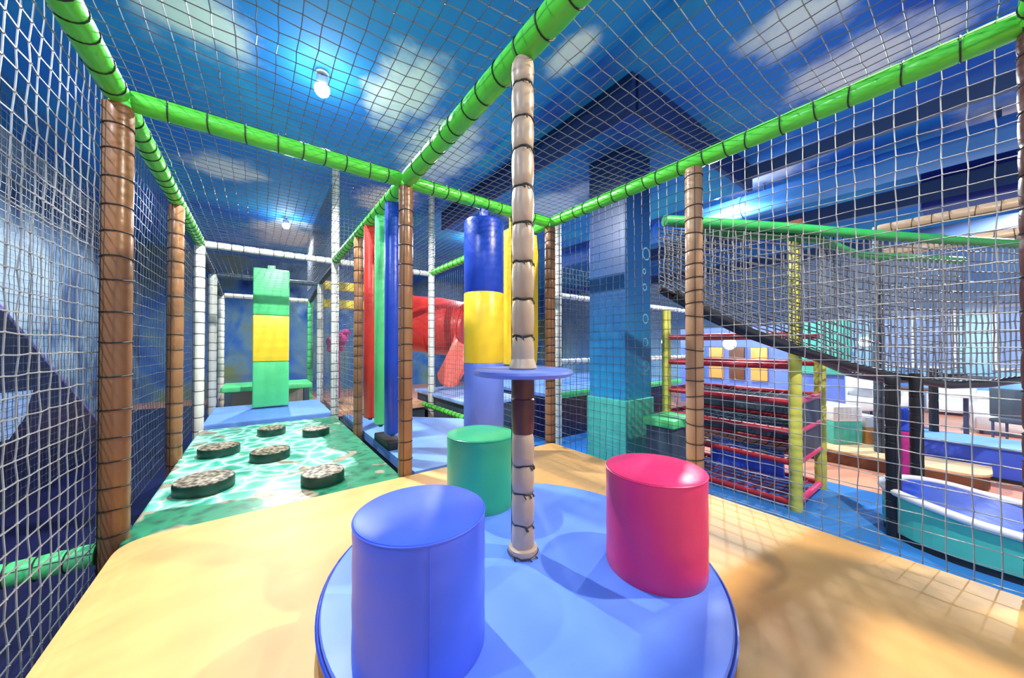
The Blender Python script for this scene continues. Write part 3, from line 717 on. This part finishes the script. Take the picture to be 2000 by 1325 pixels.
# ------------------------------------------------------------------ beyond the middle: red slide, yellow beams, plush
t = thing('tube_slide', (3.1, 6.7, 0), 'red tube slide with a coral exit chute behind the cream post', 'slide')
a0 = at(790, 7.9); a1 = at(915, 7.6)
P0 = (a0[0] - 3.1, a0[1] - 6.7, EYE + .55); P1 = (a1[0] - 3.1, a1[1] - 6.7, EYE + .35)
MB().tube([P0, ((P0[0] + P1[0]) / 2, (P0[1] + P1[1]) / 2, EYE + .47), P1], [.62, .64, .60], 28).build('tube', 'red', t)
for q in (0.05, .5, .95):
    c_ = [P0[k] * (1 - q) + P1[k] * q for k in range(3)]
    d_ = (Vector(P1) - Vector(P0)).normalized()
    MB().tube([Vector(c_) - d_ * .02, Vector(c_) + d_ * .02], .66, 28).build('flange', 'red', t)
mb = MB(); ex = []; n_ = 9
for k in range(12):
    q = k / 11; px = 912 - 34 * q ** 1.3; d = 6.9 - .2 * q; c0 = at(px, d); zc_ = EYE + .02 - .80 * q
    for j in range(n_):
        a = math.pi * j / (n_ - 1); ex.append((c0[0] - 3.1 + .24 * math.cos(a) * CY, c0[1] - 6.7 - .24 * math.cos(a) * SY, zc_ - .24 * math.sin(a) + .25))
mb.v = ex + [(a, b_, c_ - .03) for a, b_, c_ in ex]; m0 = len(ex)
for k in range(11):
    for j in range(n_ - 1):
        q0 = k * n_ + j; mb.f.append((q0, q0 + 1, q0 + n_ + 1, q0 + n_)); mb.f.append((m0 + q0 + n_, m0 + q0 + n_ + 1, m0 + q0 + 1, m0 + q0))
mb.build('exit_chute', 'coral', t)
MB().box((.1, .3, .5), (.12, .12, 1.0)).build('support', 'steel', t, smooth=False)

for (z, yv, lab) in ((g - .15, 7.46, 'upper yellow cross beam seen right of the far passage'), (g - .50, 7.46, 'middle yellow cross beam seen right of the far passage'), (g - .42, 8.4, 'rear yellow cross beam deep behind the white posts')):
    o = MB().box((1.85, yv, z), (1.7, .10, .16), bev=.02).build('yellow_beam', 'yellow'); tag(o, lab, 'beam')
t = thing('plush_flower', (at(662, 8.2)[0], at(662, 8.2)[1], 0), 'magenta plush flower decoration deep behind the tall white post', 'decoration')
mb = MB(); rnd = random.Random(9)
MB().tube([(0, 0, 0), (0, .02, .9), (0, 0, 1.65)], .03, 8).build('stem', 'magenta', t)
for k in range(14):
    a = rnd.uniform(0, 6.28); r_ = rnd.uniform(.05, .27); mb.ball((r_ * math.cos(a), r_ * math.sin(a), 1.68 + rnd.uniform(-.2, .25)), rnd.uniform(.08, .13), 10)
mb.build('petals', 'magenta', t)

# raised deck behind the column
t = thing('rear_deck', (pp[0], pp[1], 0), 'green edged rear deck left of the painted column', 'deck')
MB().box((1.9, 1.4, EYE - .79), (3.9, 2.6, .07), bev=.015).build('deck_padding', 'bluemat', t, smooth=False)
MB().box((1.9, .06, EYE - .78), (3.9, .09, .10), bev=.02).build('deck_edge', 'padgreen', t)
MB().box((1.9, 1.45, (EYE - .83) / 2), (3.8, 2.4, EYE - .83)).build('deck_base', 'navy', t, smooth=False)
t = thing('side_deck', (2.62, 4.6, 0), 'low pale blue deck behind the punch bag beneath the red slide', 'deck')
MB().box((.45, 1.0, PF + .14), (1.1, 2.2, .06), bev=.015).build('deck_padding', 'skypatch', t, smooth=False)
MB().box((.45, 1.0, (PF + .11) / 2), (1.0, 2.1, PF + .11)).build('deck_base', 'darkpad', t, smooth=False)

# ------------------------------------------------------------------ climbing tower right of the column
TX0, TX1, TY0, TY1 = 4.05, 4.92, 1.0, 2.26
t = thing('climbing_tower', (TX0, TY0, 0), 'red framed climbing tower with lime corner posts outside the right net', 'climbing tower')
def tl(x, y): return x - TX0, y - TY0
for (x, y, h) in ((TX0, TY0, EYE + 1.12), (TX1, TY0, EYE - .1), (TX0, TY1, EYE + .45), (TX1, TY1, EYE + .3)):
    lx, ly = tl(x, y); prof, ties = sleeve_profile(h, .052, .12, .07, int(x * 10 + y * 7))
    o = MB().lathe(prof, 18, (lx, ly, 0)).build('corner_post', 'limepost', t)
for zl in (.07, .45, .74, 1.02, 1.36, 1.66):
    w_, l_ = TX1 - TX0, TY1 - TY0
    f = MB().tube([(0, 0, zl), (0, l_, zl)], .030, 10).build('frame_bar', 'towerred', t)
    if zl < 1.3:
        MB().tube([(0, 0, zl), (w_, 0, zl)], .030, 10).build('frame_bar', 'pink', t)
    MB().tube([(w_, 0, zl), (w_, l_, zl)], .030, 10).build('frame_bar', 'towerred', t)
    MB().tube([(0, l_, zl), (w_, l_, zl)], .030, 10).build('frame_bar', 'towerred', t)
    if zl < 1.3:
        mb = MB()
        for k in range(1, 12): mb.tube([(0, l_ * k / 12, zl), (w_ * .5, l_ * k / 12, zl - .035), (w_, l_ * k / 12, zl)], .007, 4)
        for k in range(1, 8): mb.tube([(w_ * k / 8, 0, zl), (w_ * k / 8, l_ / 2, zl - .035), (w_ * k / 8, l_, zl)], .007, 4)
        mb.build('web_floor', 'towerred' if zl < .3 else 'darkpad', t)
for (za, zb_) in ((.48, .72), (.77, 1.0)):
    MB().box((w_ / 2, .0, (za + zb_) / 2), (w_ - .1, .03, zb_ - za)).build('side_panel', 'darkpad', t, smooth=False)
    MB().box((w_ - .02, l_ / 2, (za + zb_) / 2), (.03, l_ - .1, zb_ - za)).build('side_panel', 'darkpad', t, smooth=False)
MB().box((w_ * .7, l_ * .5, .25), (.05, l_ * .6, .3), bev=.01).build('back_pad', 'blue', t)
t = thing('tower_roof', (TX0, TY0, EYE + 1.12), 'small brown roof ridge on top of the tall lime post', 'roof')
mb = MB(); mb.v = [(-.12, -.06, 0), (.12, -.06, 0), (0, -.06, .07), (-.12, .3, 0), (.12, .3, 0), (0, .3, .07)]
mb.f = [(0, 1, 2), (5, 4, 3), (0, 3, 4, 1), (1, 4, 5, 2), (2, 5, 3, 0)]; mb.build('roof_board', 'wood', t, smooth=False)
bz = thing('green_bench', (3.3, 1.85, 0), 'green topped padded block left of the climbing tower', 'block')
MB().box((.35, .15, .35), (.45, .3, .7), bev=.01).build('block_body', 'darkpad', bz, smooth=False)
MB().box((.35, .15, .74), (.5, .36, .09), bev=.02).build('block_top', 'padgreen', bz)

# ------------------------------------------------------------------ hanging rope bridge on the right
A = Vector((2.72, 1.53, EYE + 1.05)); Bv = Vector((6.15, -.24, EYE + 1.05)); nrm = Vector((Bv - A)).normalized(); side = Vector((-nrm.y, nrm.x, 0))
t = thing('rope_bridge', A, 'hanging rope net bridge with green top rails outside the right wall net', 'rope bridge')
Lb = (Bv - A).length
def plane_pt(px, v):
    # where the line of sight at bearing px crosses the bridge's front plane
    r = (px - 1000) / 668; dx, dy = SY + r * CY, CY - r * SY
    den = dx * nrm.y - dy * nrm.x; dd = (A.x * nrm.y - A.y * nrm.x) / den
    s = Vector((dx * dd - A.x, dy * dd - A.y)).dot(Vector((nrm.x, nrm.y)))
    return s, EYE + (677 - v) / 668 * dd - A.z
top = [plane_pt(*q) for q in ((1296, 430), (1400, 436), (1540, 445), (1700, 458), (1850, 468), (1985, 476))]
bot = [plane_pt(*q) for q in ((1296, 560), (1385, 612), (1470, 652), (1560, 684), (1650, 712), (1740, 735), (1850, 752), (1930, 750), (1985, 742))]
def interp(tab, s):
    if s <= tab[0][0]: return tab[0][1]
    for (s0, z0), (s1, z1) in zip(tab, tab[1:]):
        if s <= s1: return z0 + (z1 - z0) * (s - s0) / (s1 - s0)
    return tab[-1][1]
Wb = 1.0
def bk(s): return .07 + .38 * min(1, max(0, (s - 1.6) / 1.0))
def bpt(s, off, z):
    off = off * bk(s); return nrm * s + side * off + Vector((0, 0, z))
S = [Lb * 1.05 * k / 40 for k in range(41)]
MB().tube([bpt(s, 0, interp(top, s)) for s in S], .045, 12).build('top_rail', 'bridgegreen', t)
MB().tube([bpt(s, Wb, interp(top, s) - .05) for s in S[3:]], .04, 12).build('top_rail', 'bridgegreen', t)
MB().tube([bpt(s, 0, interp(bot, s)) for s in S[1:]], .040, 12).build('bottom_rope', 'black', t)
MB().tube([bpt(s, Wb, interp(bot, s)) for s in S], .035, 12).build('bottom_rope', 'black', t)
def rope_net(offa, offb, za, zb_, name, mat, r=.006, nu=54, nv=14):
    mb = MB(); P = [[None] * (nv + 1) for _ in range(nu + 1)]; rnd = random.Random(nu)
    for i in range(nu + 1):
        s = Lb * 1.05 * i / nu
        for j in range(nv + 1):
            q = j / nv; off = offa + (offb - offa) * q
            z = za(s) * (1 - q) + zb_(s) * q
            P[i][j] = bpt(s + rnd.uniform(-.006, .006), off + rnd.uniform(-.01, .01), z + rnd.uniform(-.004, .004))
    for i in range(nu + 1): mb.tube(P[i], r, 4, caps=False)
    for j in range(nv + 1): mb.tube([P[i][j] for i in range(nu + 1)], r, 4, caps=False)
    return mb.build(name, mat, t)
rope_net(0, 0, lambda s: interp(top, s), lambda s: interp(bot, s), 'side_netting', 'bridgerope')
rope_net(Wb, Wb, lambda s: interp(top, s) - .05, lambda s: interp(bot, s), 'side_netting', 'bridgerope', nu=46)
rope_net(0, Wb, lambda s: interp(bot, s), lambda s: interp(bot, s), 'floor_netting', 'netdark', nv=8)

# black posts holding it
for (px, base, lab) in ((1742, 1050, 'dark post under the rope bridge, leftmost of three'), (1788, 1005, 'dark post under the rope bridge at the bow of the boat'), (1822, 900, 'dark post under the rope bridge, furthest back')):
    d = EYE * 668 / (base - 677.0); x, y = at(px, d)
    padded_bar('padded_post', (x, y, 0), (x, y, EYE - .25 - (.05 if base < 950 else 0)), 'black', lab, 'post', .045, pinch=.08)
for (z, xo, lab) in ((EYE + 1.50, 6.4, 'beige padded rail high beyond the rope bridge, upper'), (EYE + 1.22, 6.6, 'beige padded rail high beyond the rope bridge, lower')):
    padded_bar('padded_rail', (xo, .72, z), (xo - .1, -2.0, z), 'beige', lab, 'rail', .06)
padded_bar('padded_post', (6.5, .74, 0), (6.5, .74, EYE + 1.56), 'darkpad', 'dark upright carrying the beige rails beyond the bridge', 'post', .05)

# ------------------------------------------------------------------ padded boat
t = thing('padded_boat', (4.35, -1.0, .017), 'padded boat shape with blue top, white rim and teal side on the hall floor', 'soft play boat')
poly = []
hw = .42
for k in range(25):
    a = math.pi * k / 24; poly.append((hw * math.cos(a), .98 + .50 * math.sin(a)))
poly = [(hw, -1.4)] + poly + [(-hw, -1.4)]
def rim_z(y): q = min(1, max(0, (y + .1) / 1.5)); return .13 + .23 * q * q * (3 - 2 * q)
def hull(pts, z0, zf, name, mat):
    # side walls plus a top made of strips across the boat so it can rise towards the bow
    half = [p for p in pts if p[0] > 1e-6]; half.sort(key=lambda p: p[1])
    ys = sorted(set([half[0][1] + (half[-1][1] - half[0][1]) * k / 30 for k in range(31)]))
    def wid(y):
        for (x0, y0), (x1, y1) in zip(half, half[1:]):
            if y0 <= y <= y1 and y1 > y0: return x0 + (x1 - x0) * (y - y0) / (y1 - y0)
        return half[-1][0]
    mb = MB()
    for y in ys:
        w2 = wid(y); mb.v += [(-w2, y, z0), (w2, y, z0), (w2, y, zf(y)), (-w2, y, zf(y))]
    for k in range(len(ys) - 1):
        a = 4 * k
        for q in range(4): mb.f.append((a + q, a + (q + 1) % 4, a + 4 + (q + 1) % 4, a + 4 + q))
    mb.f += [(3, 2, 1, 0), tuple(4 * (len(ys) - 1) + q for q in range(4))]
    return mb.build(name, mat, t, smooth=False)
hull(poly, .05, lambda y: rim_z(y), 'boat_side', 'teal')
hull([(x * .98, y * .995) for x, y in poly], 0, lambda y: .05, 'boat_plinth', 'black')
hull([(x * .92, .98 + (y - .98) * .92 if y > .98 else y) for x, y in poly], .1, lambda y: rim_z(y) + .012, 'boat_cushion', 'deepblue')
MB().tube([(x, y, rim_z(y) + .005) for x, y in poly], .030, 10).build('boat_rim', 'white', t)

# blue hall mat
o = MB().box((3.9, .0, .008), (2.6, 9.6, .016)).build('hall_mat', vinyl('blue_hall_mat', (0.03, 0.20, 0.62), .4, .15, 1.5, .1), smooth=False)
tag(o, 'blue floor covering below the deck on the right', 'floor mat')

o = MB().box((-1.6, 4.5, .01), (1.9, 15, .02)).build('hall_mat', 'navy', smooth=False)
tag(o, 'dark navy floor covering under the slide on the left', 'floor mat')
# ------------------------------------------------------------------ lounge
t = thing('low_podium', (6.15, -.1, 0), 'low podium with sandy top and brown front beyond the blue floor', 'podium')
poly = rounded([(0, 0), (.6, 0), (.6, .85), (3.4, .85), (3.4, 3.6), (0, 3.6)], [.28, 0, 0, 0, 0, 0])
MB().prism(poly, 0, .15).build('podium_front', 'wood', t, smooth=False)
MB().prism([(x - .015, y - .015) for x, y in poly], .15, .175).build('podium_top', 'sand', t, smooth=False)
def block(name, px0, px1, v0, v1, d, depth, mat, label, cat, top=None, zfloor=.175):
    """box seen between bearings px0..px1, standing on zfloor"""
    x0, y0 = at(px0, d); x1, y1 = at(px1, d)
    h = EYE + (677 - v0) / 668 * d - zfloor
    c = ((x0 + x1) / 2, (y0 + y1) / 2); w_ = math.hypot(x1 - x0, y1 - y0)
    t = thing(name, (c[0], c[1], zfloor), label, cat, rz=math.atan2(y1 - y0, x1 - x0))
    MB().box((0, depth / 2, h * .3), (w_, depth, h * .6), bev=.02).build('base', mat, t)
    MB().box((0, depth / 2, h * .8), (w_ * 1.0, depth, h * .4), bev=.02).build('cushion', top or mat, t)
    return t, w_, h
block('ottoman', 1628, 1684, 795, 880, 4.8, .5, 'teal', 'teal padded seat on the podium beside the climbing tower', 'seat', 'white')
block('ottoman', 1690, 1724, 815, 885, 4.8, .5, 'orange', 'orange padded seat on the podium next to the teal one', 'seat', 'white')
def sofa(px, d, label, mat='white', zf=.175, rz=0):
    x, y = at(px, d); t = thing('lounge_armchair', (x, y, zf), label, 'armchair', rz=rz)
    MB().box((0, 0, .2), (.7, .65, .26), bev=.04).build('seat', mat, t)
    MB().box((0, .3, .42), (.7, .16, .6), bev=.05).build('backrest', mat, t)
    for s in (-1, 1):
        MB().box((s * .33, 0, .3), (.14, .62, .42), bev=.04).build('armrest', mat, t)
    for sx in (-.28, .28):
        for sy in (-.25, .25): MB().lathe([(.02, 0), (.02, .09)], 8, (sx, sy, 0)).build('leg', 'steel', t)
sofa(1650, 7.2, 'white lounge armchair right behind the climbing tower', rz=-.7)
sofa(1712, 7.4, 'white lounge armchair above the orange seat', rz=-.9)
sofa(1860, 7.8, 'pale armchair beyond the blue counter, left one', rz=-1.5, zf=0)
sofa(1968, 6.0, 'pale armchair beyond the blue counter, right one', rz=-1.6, zf=0)
def table(px, d, label, zf=0, top='wood', r=.38):
    x, y = at(px, d); t = thing('cafe_table', (x, y, zf), label, 'table')
    MB().lathe([(.001, .72), (r, .72), (r + .005, .735), (r, .75), (.001, .75)], 32).build('tabletop', top, t)
    MB().lathe([(.03, .02), (.03, .72)], 12).build('pedestal', 'steel', t)
    MB().lathe([(.22, 0), (.22, .015), (.04, .03)], 24).build('foot', 'steel', t)
table(1778, 6.6, 'round cafe table with dark top between the bridge posts', r=.3)
table(1885, 5.7, 'white round cafe table right of the bridge posts', top='white')
t = thing('counter', (6.82, .70, 0), 'long low blue counter with black edge before the lounge chairs', 'counter')
MB().box((.3, -1.25, .20), (.6, 2.5, .34), bev=.02).build('counter_body', 'blue', t)
MB().box((.3, -1.25, .385), (.68, 2.56, .03), bev=.01).build('counter_top', 'bluemat', t)
MB().box((.3, -1.25, .02), (.62, 2.52, .04)).build('counter_plinth', 'black', t, smooth=False)
t = thing('padded_totem', (5.5, .47, 0), 'small raspberry and blue padded totem between the dark bridge posts', 'totem')
MB().box((0, 0, .33), (.19, .19, .66), bev=.03).build('lower_pad', 'magenta', t)
MB().box((0, 0, .78), (.17, .17, .24), bev=.03).build('upper_pad', 'blue', t)
def chair(px, d, label, zf=0, rz=0, mat='pink'):
    x, y = at(px, d); t = thing('cafe_chair', (x, y, zf), label, 'chair', rz=rz)
    MB().box((0, 0, .45), (.42, .42, .05), bev=.02).build('seat', mat, t)
    MB().box((0, .2, .72), (.40, .04, .42), bev=.018).build('backrest', mat, t)
    for sx in (-.18, .18):
        for sy in (-.18, .18): MB().lathe([(.014, 0), (.016, .43)], 8, (sx, sy, 0)).build('leg', 'steel', t)
chair(1690, 8.6, 'brown cafe chair far behind the white armchairs', rz=2.6, mat='wood')
chair(1990, 5.0, 'dark cafe chair near the right edge', rz=1.2, mat='darkpad')
# brown round hanging shade
t = thing('pendant_shade', (at(1630, 8.0)[0], at(1630, 8.0)[1], HC), 'round brown pendant shade above the white armchairs', 'pendant lamp')
MB().lathe([(.012, -3.2), (.012, 0)], 8).build('cable', 'black', t)
MB().lathe([(.24, -3.55), (.30, -3.45), (.30, -3.25), (.2, -3.15), (.01, -3.12)], 28).build('shade', 'wood', t)
for (px, v, d, r, lab) in ((1425, 672, 7.0, .12, 'glowing white globe lamp behind the climbing tower'), (1300, 668, 8.5, .10, 'small glowing globe lamp right of the painted column'), (1812, 655, 8.8, .16, 'glowing globe lamp behind the rope bridge, left'), (1690, 668, 9.0, .13, 'glowing globe lamp low behind the rope bridge, middle')):
    x, y = at(px, d); z = EYE + (677 - v) / 668 * d
    t = thing('globe_lamp', (x, y, HC), lab, 'pendant lamp')
    MB().lathe([(.008, z - HC + r), (.008, 0)], 6).build('cable', 'black', t)
    MB().ball((0, 0, z - HC), r, 20).build('globe', 'globe', t)
# windows and pillars on the right wall, partition behind the tower
for k, (yv) in enumerate((-2.6, -.9, .9, 2.7, 4.5)):
    f = struct('window_%d' % (k + 1), MB().box((WX1 - .03, yv, 1.75), (.06, 1.3, 1.5), bev=.01), M['white'])
    MB().box((WX1 - .065, yv - .31, 1.75), (.02, .54, 1.36)).build('pane', 'skypatch', f, smooth=False)
    MB().box((WX1 - .065, yv + .31, 1.75), (.02, .54, 1.36)).build('pane', 'skypatch', f, smooth=False)
for (px, d, mat, lab) in ((1780, 8.9, 'ductblue', 'dark blue square pillar in the lounge, left of the two by the windows'), (1868, 8.9, 'navy', 'narrow navy pillar in the lounge behind the cafe table'), (1940, 8.6, 'navy', 'narrow navy pillar in the lounge near the right edge')):
    x, y = at(px, d); o = MB().box((0, 0, 1.1), (.4, .4, 2.2), bev=.01).build('pillar', mat, smooth=False, loc=(x, y, 0)); tag(o, lab, 'pillar')
t = thing('partition', (8.6, 2.9, .175), 'low partition with periwinkle and mint panels behind the climbing tower', 'partition')
MB().box((0, 0, .9), (.1, 3.0, 1.8), bev=.01).build('partition_wall', 'peri', t, smooth=False)
for k, mt_ in enumerate(('orange', 'wood', 'orange', 'teal')):
    MB().box((-.09, -.2 + .42 * k, 1.0), (.06, .3, .7), bev=.01).build('panel', mt_, t)
MB().box((-.08, -1.2, 1.35), (.06, .8, 1.0), bev=.01).build('panel', 'teal', t)

# ------------------------------------------------------------------ overhead ducts right
for (x, z, w_, h, mat, lab) in ((5.85, 4.12, .08, .16, 'steel', 'thin dark steel beam under the hall ceiling beyond the right rail'),
                           (8.2, 3.9, .12, .30, 'steel', 'deep dark beam under the hall ceiling above the lounge'),
                           (10.4, 3.7, .12, .25, 'steel', 'furthest dark beam under the hall ceiling by the windows')):
    o = MB().box((x, 1.0, z), (w_, 12, h)).build('ceiling_beam', mat, smooth=False); tag(o, lab, 'beam')
t = thing('air_duct', (6.9, 1.0, 4.0), 'wide blue painted air duct running above the rope bridge', 'duct')
mb = MB().tube([(0, -6, 0), (0, 6, 0)], .2, 24).build('duct_pipe', 'ductblue', t)
for k in range(7): MB().tube([(0, -5 + k * 1.6, 0), (0, -4.94 + k * 1.6, 0)], .212, 24).build('duct_collar', 'ductblue', t)
for k in range(4): MB().tube([(0, -3.5 + k * 2.3, .19), (0, -3.5 + k * 2.3, .32)], .02, 8).build('hanger', 'steel', t)
x, y = at(1910, 5.1)
o = MB().box((0, 0, 0), (.9, 1.0, .62), bev=.02).build('speaker_box', 'navybox', smooth=False, loc=(x, y, EYE + 2.42)); tag(o, 'big navy box hanging high above the right end of the rope bridge', 'box')
for sx in (-.3, .3): MB().tube([(sx, 0, .30), (sx, 0, HC - EYE - 2.42)], .02, 8).build('hanger', 'steel', o)
